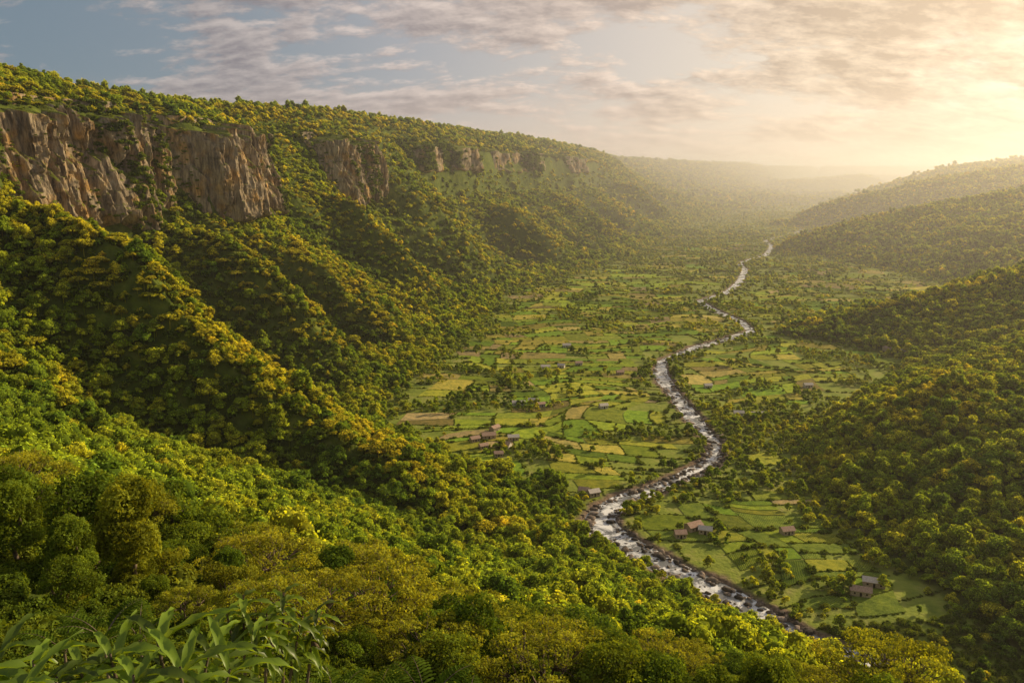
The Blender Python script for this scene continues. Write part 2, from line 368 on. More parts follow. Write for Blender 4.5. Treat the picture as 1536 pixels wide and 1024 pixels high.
vis=(np.abs(PX)/PY<.80)
order=np.argsort(np.where(vis,D,1e9)); NI=300-len(heroes)
ni=order[:NI]; rest=np.ones(len(PX),bool); rest[ni]=False
rest&=~((~vis)&(PY<110))
labels={"spreading_tree":"spreading flat-topped tree with golden foliage on forested slope","broadleaf_tree":"rounded green broadleaf tree on the forested slope","tall_tree":"tall narrow leafy green tree on the slope","small_tree":"small bushy green tree in the hillside forest"}
def place_tree(ti,x,y,s,rz,lab=None):
    nme,(tm,cm),m=NT[ti]
    e=bpy.data.objects.new(nme,None); COL.objects.link(e); e.empty_display_size=.5
    e.location=(x,y,float(terr(x,y))-.2); e.scale=(s,s,s*random.uniform(.9,1.1)); e.rotation_euler=(0,0,rz)
    e["label"]=lab or labels[nme]; e["category"]="tree"; e["group"]="trees on the valley hillside"
    for q,md in (("trunk",tm),("crown",cm)):
        o=bpy.data.objects.new(q,md); COL.objects.link(o); o.parent=e
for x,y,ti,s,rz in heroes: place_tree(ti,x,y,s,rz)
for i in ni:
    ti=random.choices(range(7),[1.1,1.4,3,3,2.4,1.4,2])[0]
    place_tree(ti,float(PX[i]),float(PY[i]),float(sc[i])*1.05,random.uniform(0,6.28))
r_=rest; n=r_.sum()
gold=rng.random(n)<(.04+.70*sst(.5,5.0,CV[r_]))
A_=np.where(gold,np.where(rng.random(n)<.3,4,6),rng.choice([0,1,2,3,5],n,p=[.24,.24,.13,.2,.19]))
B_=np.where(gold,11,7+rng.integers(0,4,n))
ids=np.where((PB[r_]<=1)&(PY[r_]<950),A_,B_)
s=sc[r_]*np.where(gold,.88,1); S3=np.stack([s,s,s*(.8+.4*rng.random(n))],-1)
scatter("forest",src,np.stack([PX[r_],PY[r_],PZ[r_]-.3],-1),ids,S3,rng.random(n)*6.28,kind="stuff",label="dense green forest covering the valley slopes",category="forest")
print("forest count",n)
bx=[];by=[];bs=[]
for y0,y1,sp,s0 in ((6,22,1.1,.6),(22,70,1.8,1.4),(70,330,4.2,2.3)):
    xm=.8*y1+8; gx,gy=np.meshgrid(np.arange(-xm,xm,sp),np.arange(y0,y1,sp)); gx=gx.ravel()+rng.uniform(-.5,.5,gx.size)*sp; gy=gy.ravel()+rng.uniform(-.5,.5,gy.size)*sp
    k=(np.abs(gx)<.75*gy+6)&(rdist(gx,gy)>rhalf(gy)+6); bx.append(gx[k]);by.append(gy[k]);bs.append(s0*(.6+.8*rng.random(k.sum())))
gx,gy=np.meshgrid(np.arange(-560,200,5.6),np.arange(330,900,5.6)); gx=gx.ravel()+rng.uniform(-3,3,gx.size); gy=gy.ravel()+rng.uniform(-3,3,gy.size)
k=(np.abs(gx)<.72*gy+20)&(gx<xL(gy))&(gx>xRim(gy)-30)&(rdist(gx,gy)>rhalf(gy)+6); zq=terr(gx,gy); sq=np.abs(terr(gx+3,gy)-zq)/3
k&=~((cseg(gy)>.3)&(zq>142)&(zq<256)&(sq>.9))
bx.append(gx[k]);by.append(gy[k]);bs.append(3.4*(.6+.8*rng.random(k.sum())))
nfar=k.sum()
bx=np.concatenate(bx);by=np.concatenate(by);bs=np.concatenate(bs)
bi_=rng.integers(0,3,len(bx)); bi_[-nfar:]=3+rng.integers(0,2,nfar)
scatter("undergrowth",bsrc,np.stack([bx,by,terr(bx,by)-.1],-1),bi_,np.stack([bs,bs,bs*1.1],-1),rng.random(len(bx))*6.28,kind="stuff",label="tangled leafy green undergrowth on the slope",category="undergrowth")
# ---------------------------------------------------------------- fields
FV=[];FF=[];FCc=[];hed=[]
pal=[(.22,.35,.03),(.31,.40,.035),(.39,.41,.045),(.45,.40,.07),(.32,.27,.08),(.43,.34,.15),(.15,.23,.022),(.46,.39,.11),(.25,.30,.035)]
pw=np.array([3,3.4,3.5,2.9,1.2,.9,1.6,1.2,2.0]);pw/=pw.sum()
def warp(a,b):
    return a+(vn(a/80,b/80,31)-.5)*48+(vn(a/21,b/21,34)-.5)*6, b+(vn(a/80,b/95,32)-.5)*64+(vn(a/23,b/23,33)-.5)*8
def hedge(p0,p1,g,dens):
    L_=math.hypot(p1[0]-p0[0],p1[1]-p0[1]); nb=int(L_/(1.2*g))
    for q in range(nb):
        if rng.random()<dens:
            f=q/max(nb,1); hed.append((p0[0]+(p1[0]-p0[0])*f+rng.normal()*.25,p0[1]+(p1[1]-p0[1])*f+rng.normal()*.25,g))
def parcel(x0,x1,y0,y1,g,dep):
    w_=x1-x0; h_=y1-y0
    lim=rng.uniform(180,1150)*g*g*(.7 if y0<480 else 1)
    if w_*h_>lim*1.3 and dep<9:
        f=rng.uniform(.3,.7)
        if w_>h_*rng.uniform(1.0,2.6):
            xm=x0+w_*f; parcel(x0,xm,y0,y1,g,dep+1); parcel(xm,x1,y0,y1,g,dep+1)
            if rng.random()<.75: hedge((xm,y0),(xm,y1),g,rng.uniform(.6,1))
        else:
            ym=y0+h_*f; parcel(x0,x1,y0,ym,g,dep+1); parcel(x0,x1,ym,y1,g,dep+1)
            if rng.random()<.9: hedge((x0,ym),(x1,ym),g,rng.uniform(.65,1))
        return
    gp=rng.uniform(.3,.7)*g
    a=np.linspace(x0+gp,x1-gp,6);b=np.linspace(y0+gp,y1-gp,5)
    A,B=np.meshgrid(a,b,indexing='ij'); wx,wy=warp(A,B)
    if (wx>xL(wy)+3).all() and (wx<xR(wy)-3).all() and (rdist(wx,wy)>rhalf(wy)+9).all() and rng.random()>.07 and fmask(wx,wy).mean()<.55:
        z=terr(wx,wy)+.35*g
        o=len(FV)*30; FV.append(np.stack([wx,wy,z],-1).reshape(-1,3))
        ii=np.arange(30).reshape(6,5)+o
        FF.append(np.stack([ii[:-1,:-1],ii[1:,:-1],ii[1:,1:],ii[:-1,1:]],-1).reshape(-1,4))
        cc=np.array(pal[rng.choice(len(pal),p=pw)])*rng.uniform(.6,1.15)
        if y0<470 and cc[0]>cc[1]*1.05: cc=np.array([.2,.27,.035])
        if y0<470: cc=cc*.85
        FCc.append(np.tile(np.array([*cc,rng.random()]),(20,1)))
yy=310.0
while yy<2700:
    g=max(1,yy/900); bh=95*g; xx=float(min(xL(yy),xL(yy+bh)))-60
    while xx<max(xR(yy),xR(yy+bh))+60:
        parcel(xx,xx+bh,yy,yy+bh,g,0); xx+=bh
    yy+=bh
fm=new_mesh("fields",np.concatenate(FV),np.concatenate(FF),False,None,{"fcol":np.concatenate(FCc)})
mF,nt,out=mat("field_crops"); P=pos(nt); fa=attr(nt,"fcol")
mp=nt.nodes.new("ShaderNodeMapping"); nt.links.new(P,mp.inputs[0])
cb=nt.nodes.new("ShaderNodeCombineXYZ"); nt.links.new(math_(nt,'MULTIPLY',fa.outputs["Alpha"],3.1),cb.inputs[2]); nt.links.new(cb.outputs[0],mp.inputs["Rotation"])
wv=nt.nodes.new("ShaderNodeTexWave"); wv.inputs["Scale"].default_value=.3; wv.inputs["Distortion"].default_value=4; wv.inputs["Detail"].default_value=3; nt.links.new(mp.outputs[0],wv.inputs[0])
nn=noise(nt,P,.18,8,.75)
v=math_(nt,'ADD',math_(nt,'MULTIPLY',wv.outputs["Fac"],.22),math_(nt,'MULTIPLY',nn,1.5))
c=mix(nt,1.0,fa.outputs["Color"],ramp(nt,v,[(.45,(.3,.38,.35)),(.85,(.95,.95,.95)),(1.0,(1.4,1.25,1.1))]),'MULTIPLY')
diffuse(nt,out,c,.95,v,.8,.9,.05)
obj("farmland",fm,mF,kind="structure")
hed=np.array(hed); hx_,hy_=warp(hed[:,0],hed[:,1]); hs=hed[:,2]*(.75+2.2*rng.random(len(hed))**9)
k=(rdist(hx_,hy_)>rhalf(hy_)+5)&(hx_>xL(hy_)-5)&(hx_<xR(hy_)+5); hx_,hy_,hs=hx_[k],hy_[k],hs[k]
scatter("hedgerow_bushes",bsrc,np.stack([hx_,hy_,terr(hx_,hy_)-.1],-1),3+rng.integers(0,2,len(hx_)),np.stack([hs,hs,hs*.9],-1),rng.random(len(hx_))*6.28,kind="stuff",label="low green hedges along the field boundaries",category="hedge")
# ---------------------------------------------------------------- river
nrm=np.stack([np.ones_like(ry),-rsl],-1)/np.sqrt(1+rsl**2)[:,None]
V=[];m_=9
for j in range(m_):
    f=(j/(m_-1)*2-1); V.append(np.stack([rx+nrm[:,0]*f*(rhw+2.5),ry+nrm[:,1]*f*(rhw+2.5),np.full_like(ry,-.9)],-1))
V=np.stack(V,1); ii=np.arange(len(ry)*m_).reshape(len(ry),m_)
Qr=np.stack([ii[:-1,:-1],ii[:-1,1:],ii[1:,1:],ii[1:,:-1]],-1).reshape(-1,4)
mW,nt,out=mat("river_water"); P=pos(nt)
p=nt.nodes.new("ShaderNodeBsdfPrincipled"); p.inputs["IOR"].default_value=1.33; p.inputs["Specular IOR Level"].default_value=1.0
fo=noise(nt,P,.10,6,.66,.9); fm_=math_(nt,'MULTIPLY',math_(nt,'SUBTRACT',fo,.46),8,True)
nt.links.new(mix(nt,fm_,(.15,.155,.15),(.92,.9,.88)),p.inputs["Base Color"])
nt.links.new(math_(nt,'ADD',math_(nt,'MULTIPLY',fm_,.5),.14),p.inputs["Roughness"])
b=nt.nodes.new("ShaderNodeBump"); b.inputs["Strength"].default_value=.6; b.inputs["Distance"].default_value=.25; nt.links.new(noise(nt,P,.9,5,.6),b.inputs["Height"]); nt.links.new(b.outputs[0],p.inputs["Normal"])
nt.links.new(p.outputs[0],out.inputs[0])
obj("river",new_mesh("river",V.reshape(-1,3),Qr,True),mW,kind="structure")
mR,nt,out=mat("boulder_rock"); P=pos(nt)
oi=nt.nodes.new("ShaderNodeObjectInfo")
rc=ramp(nt,noise(nt,P,.7,6),[(.3,(.13,.10,.08)),(.6,(.32,.26,.21)),(.8,(.5,.43,.37))])
rc=mix(nt,1.0,rc,ramp(nt,oi.outputs["Random"],[(0,(.15,.15,.15)),(.5,(.4,.37,.34)),(1,(1.3,1.22,1.15))]),'MULTIPLY')
diffuse(nt,out,rc,.85,noise(nt,P,2,5),.5,.3)
BM=[]
for i in range(5):
    rg=np.random.default_rng(90+i); v=ICV.copy()
    for k in range(7):
        d=rg.normal(size=3);d/=np.linalg.norm(d); q=v@d; v-=np.outer(np.maximum(q-.62,0),d)*.95
    v*=np.array([1.25,.9,.6])*(1+.06*rg.normal(size=(len(v),1)))
    me=new_mesh("boulder",v,ICF,False); me.materials.append(mR); BM.append(me)
rsel=[]
for i in range(1700):
    y=random.uniform(290,620)if random.random()<.75 else random.uniform(620,1000)
    side=random.choice([-1,1,-1,1,-1,1,0]); hw=float(rhalf(y))
    off=side*random.uniform(hw*.75,hw+5.5) if side else random.uniform(-hw,hw)*.8
    s=random.uniform(.45,1.15)*(1+2.3*random.random()**4); rsel.append((float(np.interp(y,ry,rx))+off,y,s*(.7 if side==0 else 1)))
rsel.sort(key=lambda r:-r[2]/r[1])
for x,y,s in rsel[:240]:
    o=bpy.data.objects.new("boulder",random.choice(BM)); COL.objects.link(o)
    o.location=(x,y,max(float(terr(x,y)),-1.0)+s*.15); o.scale=(s,s*random.uniform(.8,1.2),s); o.rotation_euler=(random.uniform(-.2,.2),random.uniform(-.2,.2),random.uniform(0,6.3))
    o["label"]="weathered boulder in the rocky river bed"; o["category"]="rock"; o["group"]="boulders along the river"
rs=np.array(rsel[240:]); rcol=bpy.data.collections.new("stone_sources")
for i,me in enumerate(BM): rcol.objects.link(bpy.data.objects.new("s%d"%i,me))
zz=np.maximum(terr(rs[:,0],rs[:,1]),-1.0)
scatter("river_stones",rcol,np.stack([rs[:,0],rs[:,1],zz],-1),rng.integers(0,5,len(rs)),np.repeat(rs[:,2:3],3,1),rng.random(len(rs))*6.28,kind="stuff",label="scattered pale stones along the river banks",category="stones")
# ---------------------------------------------------------------- cliffs
mC,nt,out=mat("cliff_rock"); P=pos(nt)
mp=nt.nodes.new("ShaderNodeMapping"); mp.inputs["Scale"].default_value=(1,1,.2); nt.links.new(P,mp.inputs[0])
a=noise(nt,mp.outputs[0],.22,10,.72); b2=noise(nt,P,.05,5,.6)
rock=ramp(nt,a,[(.34,(.045,.036,.027)),(.45,(.21,.163,.11)),(.56,(.43,.335,.22)),(.7,(.64,.52,.36))])
rock=mix(nt,math_(nt,'MULTIPLY',math_(nt,'SUBTRACT',b2,.48),5,True),rock,mix(nt,1.0,rock,(1.35,1.0,.46),'MULTIPLY'))
g=nt.nodes.new("ShaderNodeNewGeometry"); sp_=nt.nodes.new("ShaderNodeSeparateXYZ"); nt.links.new(g.outputs["Normal"],sp_.inputs[0])
mo=math_(nt,'MULTIPLY',math_(nt,'ADD',math_(nt,'SUBTRACT',sp_.outputs[2],.47),math_(nt,'SUBTRACT',noise(nt,P,.1,6,.7),.5)),5,True)
c=mix(nt,mo,rock,(.17,.19,.025))
diffuse(nt,out,c,.95,noise(nt,mp.outputs[0],.5,8,.7),1.0,2.5,.1)
clb=[]
for si,(y0,y1,_) in enumerate(SEG):
    farb=y0>1540
    ds=.6 if not farb else 4.0; dz=.9 if not farb else 2.5
    ys=np.arange(y0-10,y1+10,ds)
    def solve(zt):
        lo=xRim(ys)-50; hi=xL(ys)+0.0
        for _ in range(26):
            m=(lo+hi)/2; up=terr(m,ys)>zt; lo=np.where(up,m,lo); hi=np.where(up,hi,m)
        return (lo+hi)/2
    zb,zt=(136.,264.) if not farb else (200.,264.); nb=12 if not farb else 3
    xb=sm(solve(zb+(20 if not farb else 6)),nb); xt=sm(solve(zt-(16 if not farb else 10)),nb)
    vs=np.linspace(0,1,int((zt-zb)/dz)); YY,VV=np.meshgrid(ys,vs,indexing='ij')
    Zc=zb+(zt-zb)*VV
    q=VV*.75; XX=(xb[:,None]*(1-q)+xt[:,None]*q)
    env=(sst(y0-10,y0+14,ys)*(1-sst(y1-14,y1+10,ys)))[:,None]
    if farb: env=env*sst(.40,.52,fbm(ys/120,ys*0,88,3))[:,None]
    sc_=1 if not farb else 3
    cols=np.abs(fbm(YY/(15*sc_)+.15*vn(YY/9,Zc/14,5),Zc/90,41,3)-.5)*2
    cw=YY/(3.6*sc_)+.8*vn(YY/20,Zc/30,3); ci_=np.floor(cw)
    hc=vn(ci_,ci_*0,61); rowi=np.floor(Zc/(6+11*hc)+hc*7)
    blk=vn(ci_,rowi,62); colh=vn(ci_,ci_*0,63)
    cw2=YY/(1.5*sc_)+.6*vn(YY/10,Zc/16,9); ci2=np.floor(cw2); blk2=vn(ci2,np.floor(Zc/4+vn(ci2,ci2*0,71)*5),72)
    cols2=vn(YY/(9*sc_)+vn(YY/20,Zc/25,3)*1.2,Zc/70,43)
    stp=np.floor(cols2*4)/4
    led=vn(YY/30,Zc/9,45)
    disp=(13 if si in(2,3,4) else 9)+ (fbm(YY/(34*sc_),Zc/110,46,2)-.5)*42 - 38*np.maximum(0,.22-cols)*1.8 + stp*7+blk*4.2+colh*2.6+blk2*1.3+led*1.5
    disp=np.clip(disp,-3,36)*(1 if not farb else .9)
    topo=.76+.22*fbm(ys/20,ys*0,47,3)[:,None]; boto=.02+.26*fbm(ys/20,ys*0,48,3)[:,None]**1.2
    e2=env*(1-sst(topo,topo+.05,VV))*sst(boto-.08,boto+.02,VV)
    XX=XX-16*(1-e2)+disp*e2
    YY2=YY-disp*e2*.25
    nI,nJ=YY.shape; ii=np.arange(nI*nJ).reshape(nI,nJ)
    Qc=np.stack([ii[:-1,:-1],ii[1:,:-1],ii[1:,1:],ii[:-1,1:]],-1).reshape(-1,4)
    me=new_mesh("cliff",np.stack([XX,YY2,Zc],-1).reshape(-1,3),Qc,False)
    obj("cliff",me,mC,kind="structure")
    nk=int((y1-y0)*(16 if not farb else 4)); a_=rng.integers(0,nI,nk); b_=rng.integers(0,nJ,nk)
    ee=e2[a_,b_]; gl_=vn(YY[a_,b_]/(17*sc_)+Zc[a_,b_]/160,YY[a_,b_]*0,90)
    kk=((vn(YY[a_,b_]/20,Zc[a_,b_]/11,50)>.76)&(rng.random(nk)<.4))|((ee<.6)&(ee>.02))|((ee<=.02)&(rng.random(nk)<.5))|((gl_>.75)&(rng.random(nk)<.8))
    big=np.where(gl_>.75,1.6,1.0)[kk]
    a_,b_=a_[kk],b_[kk]; q_=XX[a_,b_]+.3
    zt_=terr(q_,YY2[a_,b_]); clb.append(np.stack([q_,YY2[a_,b_],np.maximum(Zc[a_,b_]-1.2,zt_-.5),big*(1 if not farb else 2.0)],-1))
clb=np.concatenate(clb); s=clb[:,3]*(1.2+2.2*rng.random(len(clb))**2)
scatter("cliff_shrubs",bsrc,clb[:,:3],3+rng.integers(0,2,len(clb)),np.stack([s,s,s],-1),rng.random(len(clb))*6.28,kind="stuff",label="green shrubs clinging to the rock face",category="shrubs")
# ---------------------------------------------------------------- houses
def plain(name,c1,c2,sc=1.5,rough=.85):
    m,nt,out=mat(name); n_=noise(nt,pos(nt),sc,5)
    diffuse(nt,out,ramp(nt,n_,[(.35,c1),(.65,c2)]),rough); return m
mWall=plain("clay_wall",(.38,.28,.2),(.52,.41,.3)); mWall2=plain("white_wall",(.55,.5,.43),(.7,.63,.55))
mRoof=plain("rusty_roof",(.36,.22,.15),(.52,.35,.26)); mRoof2=plain("grey_tin_roof",(.52,.45,.38),(.7,.61,.52)); mDark=plain("dark_wood",(.02,.015,.012),(.05,.035,.025))
def boxv(x0,x1,y0,y1,z0,z1):
    V=np.array([(x0,y0,z0),(x1,y0,z0),(x1,y1,z0),(x0,y1,z0),(x0,y0,z1),(x1,y0,z1),(x1,y1,z1),(x0,y1,z1)],float)
    Fq=np.array([(3,2,1,0),(4,5,6,7),(0,1,5,4),(1,2,6,5),(2,3,7,6),(3,0,4,7)]); return V,Fq,1.0
def house(x,y,L,W,rot,roofm,wallm,lab):
    e=bpy.data.objects.new("farm_house",None); COL.objects.link(e); e.location=(x,y,float(terr(x,y))+.35); e.rotation_euler=(0,0,rot)
    e["label"]=lab; e["category"]="house"; e["group"]="houses of the valley farms"
    h=2.9;rf=W*.28
    V,Fq,_=boxv(-L/2,L/2,-W/2,W/2,-1.0,h)
    V2=np.array([(-L/2,-W/2,h),(-L/2,W/2,h),(-L/2,0,h+rf),(L/2,-W/2,h),(L/2,W/2,h),(L/2,0,h+rf)])
    VV=np.concatenate([V,V2]); FF_=np.concatenate([Fq,[(8,10,9,9),(11,12,13,13)]])
    me=bpy.data.meshes.new("wall"); me.from_pydata(VV.tolist(),[],[list(dict.fromkeys(f.tolist())) for f in FF_]); obj("wall",me,wallm,e)
    o=.55; t=.14; Vr=[];Fr=[]
    for sg in (-1,1):
        b0=len(Vr); zl=h-o*2*rf/W
        for zz in (0.03,t+.03):
            for xx_ in (-L/2-o,L/2+o): Vr+=[(xx_,sg*(W/2+o),zl+zz),(xx_,0,h+rf+zz)]
        Fr+=[[b0+i for i in f] for f in ((0,1,3,2),(4,6,7,5),(0,2,6,4),(1,5,7,3),(0,4,5,1),(2,3,7,6))]
    me=bpy.data.meshes.new("roof"); me.from_pydata(Vr,[],Fr); obj("roof",me,roofm,e)
    V,Fq,_=boxv(-.5,.5,-W/2-.06,-W/2-.003,0,2.1); obj("door",new_mesh("door",V,Fq),mDark,e)
    for wx_ in (-L*.3,L*.3):
        V,Fq,_=boxv(wx_-.45,wx_+.45,-W/2-.06,-W/2-.003,1,1.9); obj("window",new_mesh("window",V,Fq),mDark,e)
        V,Fq,_=boxv(wx_-.45,wx_+.45,W/2+.003,W/2+.06,1,1.9); obj("window",new_mesh("window",V,Fq),mDark,e)
hl=[(733,657,10,6,.2,0,0),(757,670,9,6,-.4,0,1),(742,646,8,5,.9,0,0),(770,660,8,5,.1,1,0),(712,662,7,5,.5,0,0),(725,672,6,4.5,.5,0,0),(748,683,6,4.5,.1,0,0),(778,607,11,5,.05,1,1),(800,604,8,5,-.2,1,1),(812,610,6,4,.4,0,1),(890,741,7,5,.4,1,0),(876,738,6,5,-.3,0,1),
(1040,792,9,6,.5,0,0),(1058,798,7,5,-.3,1,0),(1020,803,6,5,.1,0,0),(1134,622,13,5,.05,1,0),(1108,620,8,5,-.1,1,1),(1310,882,10,5,-.35,1,0),(1290,896,9,5,-.35,0,0),(1335,527,15,7,.1,0,0),(1352,531,9,5,.1,1,0),
(818,553,9,5,.1,1,1),(842,551,7,5,-.3,1,1),(868,547,7,5,.2,0,1),(1212,578,8,5,.1,1,1),(700,715,7,5,.3,0,0),(688,704,7,5,-.2,1,0),(905,612,7,5,.3,1,1),(1062,578,7,5,.1,1,1),(850,520,9,6,0,1,1),(930,560,7,5,.2,0,0),(1180,800,7,5,.2,0,0)]
for u,v,L,W,rt,a_,b_ in hl:
    x,y=pg(u,v,1.0)
    house(x,y,L,W,rt,mRoof2 if a_ else mRoof,mWall2 if b_ else mWall,("%s farmhouse with %s roof beside terraced fields")%("whitewashed" if b_ else "clay-walled","grey tin" if a_ else "rusty red"))
# ---------------------------------------------------------------- foreground plants
mLeaf=foliage("glossy_leaf",[(.11,.18,.016),(.165,.225,.02)],.5,1,1.25,.025)
mFern=foliage("fern_foliage",[(.07,.12,.014),(.11,.16,.018)],.45,1,1.2)
def leafgeo(rg,base,dirv,up,Lg,Wd,droop,tint):
    n=10; V=[];d=np.array(dirv,float);d/=np.linalg.norm(d); side=np.cross(d,up); side/=np.linalg.norm(side)+1e-9
    p=np.array(base,float); ph=rg.random()*6
    for i in range(n+1):
        f=i/n; w=max(.001,Wd*1.95*(f+.015)**.7*(1-f)**.9)
        nv=np.cross(side,d); nv/=np.linalg.norm(nv)
        wv=Wd*.22*math.sin(f*18+ph)
        V+= [p-side*w+nv*(w*.6+wv),p.copy(),p+side*w+nv*(w*.6-wv)]
        d=d+np.array([0,0,-droop/n]); d/=np.linalg.norm(d); p=p+d*Lg/n
    Fq=[]
    for i in range(n):
        for k in (0,1): a=i*3+k; Fq.append((a,a+1,a+4,a+3))
    return np.array(V),np.array(Fq),tint
def wp(u,v,dep):
    a=(u-768)/F;b=(512-v)/F; return np.array([a*dep,(C+S*b)*dep,H+(-S+C*b)*dep])
def shrub(seed,tips,root,LL=.3,WW=.034,nlv=13,lab="",dr=(.8,1.9),zu=(.1,.6)):
    rg=np.random.default_rng(seed); sp=[];lp=[]
    for u,v,dp in tips:
        t=wp(u,v,dp); r=np.array([root[0]+rg.normal()*.1,root[1]+rg.normal()*.1,float(terr(root[0],root[1]))-.1])
        m1=r*.5+t*.5+np.array([0,0,.15]); sp.append((*tube([r,m1,t*.8+m1*.2,t],[.016,.011,.007,.004],6),1.0))
        ax=(t-m1)/np.linalg.norm(t-m1)
        for k in range(nlv):
            a=k*2.4+rg.random()*.5; h=k/nlv
            dv=np.array([math.cos(a),math.sin(a),zu[0]+zu[1]*h])+ax*.1
            lp.append(leafgeo(rg,t-ax*(.24*(1-h)),dv,np.array([0,0,1.]),LL*rg.uniform(.5,1.15),WW*rg.uniform(.75,1.2),rg.uniform(*dr),rg.uniform(.35,1.6)))
    e=bpy.data.objects.new("leafy_shrub",None); COL.objects.link(e); z0=float(terr(root[0],root[1])); e.location=(root[0],root[1],z0)
    e["label"]=lab; e["category"]="shrub"
    off=np.array([root[0],root[1],z0])
    V,Fc,T=joinm(sp); obj("stem",new_mesh("stem",V-off,Fc,True),mB,e)
    V,Fc,T=joinm(lp); obj("leaf_cluster",new_mesh("leaf_cluster",V-off,Fc,True,{"tint":T}),mLeaf,e)
shrub(5,[(365,892,3.9),(425,888,4.0),(475,912,4.2),(400,920,3.9),(340,918,3.9),(450,935,4.1),(380,945,3.8)],(-1.35,3.8),.21,.025,17,lab="bushy shrub with drooping bright green leaves on the slope",dr=(1.2,2.2))
shrub(6,[(235,955,2.8),(315,972,2.9),(165,980,2.7),(345,1003,2.8),(270,1000,2.6),(200,1012,2.5),(120,1003,2.7)],(-1.35,2.6),.25,.029,15,lab="large-leaved green shrub growing at the cliff edge",dr=(.6,1.6),zu=(.15,.7))
shrub(7,[(50,990,2.6),(-5,975,2.7),(85,1015,2.5),(30,1028,2.4)],(-1.75,2.5),.24,.028,14,lab="dark green leafy shrub with long pointed leaves",dr=(.6,1.6),zu=(.15,.7))
def fern(seed,u,v,dep,nf,Ls,lab):
    rg=np.random.default_rng(seed); t=wp(u,v,dep); x,y=t[0],t[1]; z0=float(terr(x,y)); off=np.array([x,y,z0]); lp=[];sp=[]
    crown=np.array([x,y,t[2]-Ls*.75])
    sp.append((*tube([off-[0,0,.1],(off+crown)/2,crown],[.02,.015,.01],6),1.0))
    for k in range(nf):
        a=k*2*math.pi/nf+rg.random(); d=np.array([math.cos(a)*.55,math.sin(a)*.55,1.0]);d/=np.linalg.norm(d); p=crown.copy(); pts=[p.copy()]; n=16
        for i in range(n):
            d=d+np.array([0,0,-.09]); d/=np.linalg.norm(d); p=p+d*Ls/n; pts.append(p.copy())
            side=np.cross(d,[0,0,1.]); side/=np.linalg.norm(side)
            if i>2:
                w=Ls*.26*math.sin(math.pi*(i/n)**.8)+.015
                for sg in (-1,1): lp.append(leafgeo(rg,p,side*sg+d*.45,np.array([0,0,1.]),w,w*.13+.003,.5,rg.uniform(.6,1.2)))
        sp.append((*tube(pts,np.linspace(.006,.001,len(pts)),4),1.0))
    e=bpy.data.objects.new("fern_plant",None); COL.objects.link(e); e.location=off; e["label"]=lab; e["category"]="fern"; e["group"]="ferns at the viewpoint edge"
    V,Fc,T=joinm(sp); obj("stem",new_mesh("stem",V-off,Fc,True),mB,e)
    V,Fc,T=joinm(lp); obj("frond",new_mesh("frond",V-off,Fc,True,{"tint":T}),mFern,e)
for i,(u,v,dp,nf,Ls) in enumerate([(640,1000,5,6,.4),(150,905,6,6,.4),(205,912,6.4,5,.4),(90,925,6,5,.4),(700,1030,5.5,5,.35),(560,1020,5,6,.35),(500,1010,5.2,5,.3)]):
    fern(200+i,u,v,dp,nf,Ls,"feathery green fern with arching fronds on the slope")
# ---------------------------------------------------------------- haze volume
def haze(nm,x0,x1,y0,y1,z0,z1,den,an):
    me=new_mesh(nm,*boxv(x0,x1,y0,y1,z0,z1)[:2])
    m,nt,out=mat(nm+"_air"); vs=nt.nodes.new("ShaderNodeVolumeScatter"); vs.inputs["Density"].default_value=den; vs.inputs["Anisotropy"].default_value=an; vs.inputs["Color"].default_value=(1,.93,.86,1)
    nt.links.new(vs.outputs[0],out.inputs["Volume"]); obj(nm,me,m,kind="structure")
haze("haze",-16000,20000,-600,21500,-60,350,.72e-4,.6)
haze("valley_mist",-15000,19000,1250,21000,-58,335,1.2e-4,.6)
haze("distant_mist",-14000,18000,4400,20500,-56,325,.7e-4,.6)
# ---------------------------------------------------------------- world
w=bpy.data.worlds.new("World"); scene.world=w; w.use_nodes=True; nt=w.node_tree; nt.nodes.clear()
out=nt.nodes.new("ShaderNodeOutputWorld"); bg=nt.nodes.new("ShaderNodeBackground"); bg.inputs[1].default_value=.105; nt.links.new(bg.outputs[0],out.inputs[0])
sky=nt.nodes.new("ShaderNodeTexSky"); sky.sky_type='NISHITA'; sky.sun_disc=False; sky.sun_elevation=SUN_EL; sky.sun_rotation=SUN_AZ; sky.air_density=1.0; sky.dust_density=1.0; sky.altitude=800
tc=nt.nodes.new("ShaderNodeTexCoord"); G=tc.outputs["Generated"]
sx_=nt.nodes.new("ShaderNodeSeparateXYZ"); nt.links.new(G,sx_.inputs[0])
zpos=math_(nt,'MAXIMUM',sx_.outputs[2],0.0)
zz=math_(nt,'ADD',zpos,.36)
cx=nt.nodes.new("ShaderNodeCombineXYZ"); nt.links.new(math_(nt,'DIVIDE',sx_.outputs[0],zz),cx.inputs[0]); nt.links.new(math_(nt,'DIVIDE',sx_.outputs[1],zz),cx.inputs[1])
mp=nt.nodes.new("ShaderNodeMapping"); mp.inputs["Rotation"].default_value=(0,0,.1); mp.inputs["Scale"].default_value=(2.8,4.6,1); mp.inputs["Location"].default_value=(5.5,2.2,0); nt.links.new(cx.outputs[0],mp.inputs[0])
mp2=nt.nodes.new("ShaderNodeMapping"); mp2.inputs["Location"].default_value=(.07,-.10,0); nt.links.new(mp.outputs[0],mp2.inputs[0])
dt=nt.nodes.new("ShaderNodeVectorMath"); dt.operation='DOT_PRODUCT'; nt.links.new(G,dt.inputs[0]); dt.inputs[1].default_value=GD
dot=math_(nt,'MAXIMUM',dt.outputs["Value"],0.0)
BD=Vector((.50,1.07,.225)).normalized()
db=nt.nodes.new("ShaderNodeVectorMath"); db.operation='DOT_PRODUCT'; nt.links.new(G,db.inputs[0]); db.inputs[1].default_value=BD
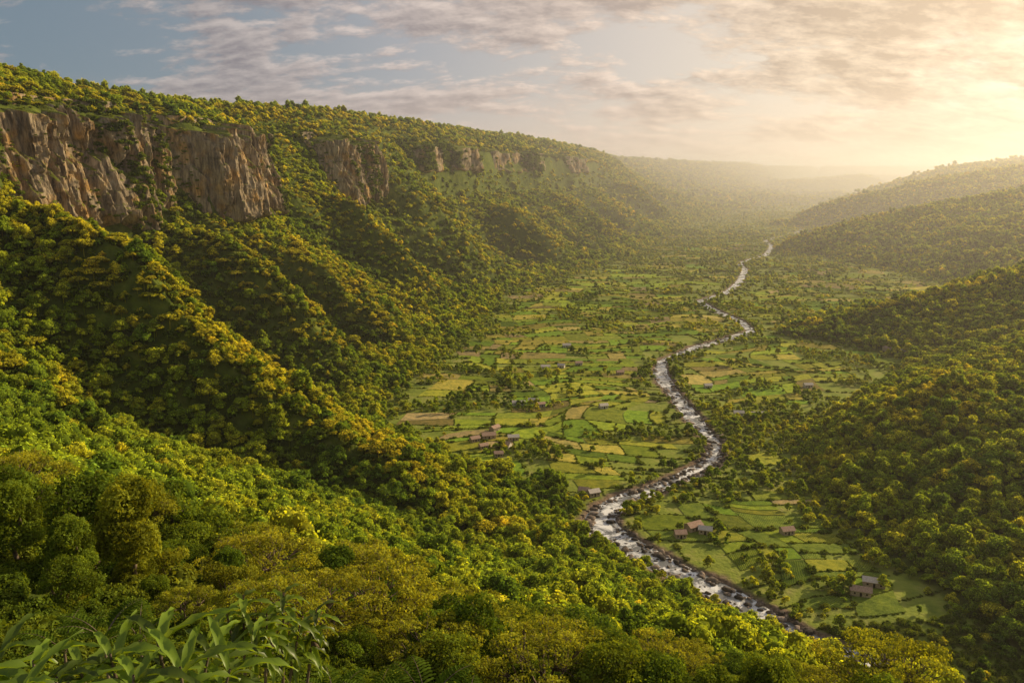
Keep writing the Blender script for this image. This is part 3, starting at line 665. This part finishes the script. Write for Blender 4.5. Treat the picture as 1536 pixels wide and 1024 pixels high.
bank_=math_(nt,'MULTIPLY',math_(nt,'POWER',math_(nt,'MAXIMUM',db.outputs["Value"],0.0),170),.11)
def cl_n(v): return math_(nt,'ADD',bank_,math_(nt,'ADD',math_(nt,'MULTIPLY',noise(nt,v,.75,13,.60,.1),.75),math_(nt,'MULTIPLY',noise(nt,v,3.8,10,.66,.1),.29)))
cm_=cl_n(mp.outputs[0]); cm2=cl_n(mp2.outputs[0])
mask=ramp(nt,cm_,[(.475,(0,0,0)),(.54,(1,1,1))])
rel=math_(nt,'ADD',math_(nt,'MULTIPLY',math_(nt,'SUBTRACT',cm_,cm2),7.5),math_(nt,'SUBTRACT',.52,math_(nt,'MULTIPLY',math_(nt,'SUBTRACT',cm_,.53,True),4.0)),True)
g1=math_(nt,'POWER',dot,4.5); g2=math_(nt,'POWER',dot,50)
cdark=ramp(nt,g1,[(0,(1.9,1.8,2.05)),(.2,(3.1,2.7,2.75)),(.55,(4.5,3.6,3.1)),(.85,(5.6,4.2,3.0))])
clit=ramp(nt,g1,[(0,(4.4,4.0,3.9)),(.2,(6.7,5.7,5.2)),(.55,(8.8,7.1,5.8)),(.85,(10.4,8.3,6.0))])
ccol=mix(nt,rel,cdark,clit)
base=ramp(nt,g1,[(0,(1.5,2.1,2.6)),(.25,(3.9,3.8,3.9)),(.6,(7.2,6.1,5.1)),(.9,(9.6,7.8,5.7))])
skyc=mix(nt,.85,sky.outputs[0],base)
lowm=math_(nt,'SUBTRACT',1.0,math_(nt,'MULTIPLY',zpos,9.5),True)
warm=ramp(nt,g1,[(0,(3.9,3.4,3.2)),(.3,(7.4,5.8,4.8)),(.8,(9.6,7.5,5.5))])
c=mix(nt,math_(nt,'MULTIPLY',mask,.88),skyc,ccol)
c=mix(nt,math_(nt,'MULTIPLY',lowm,.85),c,warm)
gl=nt.nodes.new("ShaderNodeVectorMath"); gl.operation='SCALE'; gl.inputs[0].default_value=(3.4,2.5,1.4); nt.links.new(g2,gl.inputs["Scale"])
ad=nt.nodes.new("ShaderNodeVectorMath"); ad.operation='ADD'; nt.links.new(c,ad.inputs[0]); nt.links.new(gl.outputs[0],ad.inputs[1])
nt.links.new(ad.outputs[0],bg.inputs[0])
sl=bpy.data.lights.new("sun",'SUN'); sl.energy=5; sl.angle=math.radians(.5); sl.color=(1,.80,.49)
so=bpy.data.objects.new("sun",sl); COL.objects.link(so); so.rotation_euler=(-SUND).to_track_quat('-Z','Y').to_euler()
cd=bpy.data.cameras.new("camera"); co=bpy.data.objects.new("camera",cd); COL.objects.link(co); scene.camera=co
cd.sensor_width=36; cd.lens=36*F/1536; cd.clip_start=.05; cd.clip_end=60000
co.location=(0,0,H); co.rotation_euler=(math.pi/2-TH,0,0)
scene.view_settings.view_transform='Standard'; scene.view_settings.look='None'; scene.view_settings.exposure=0
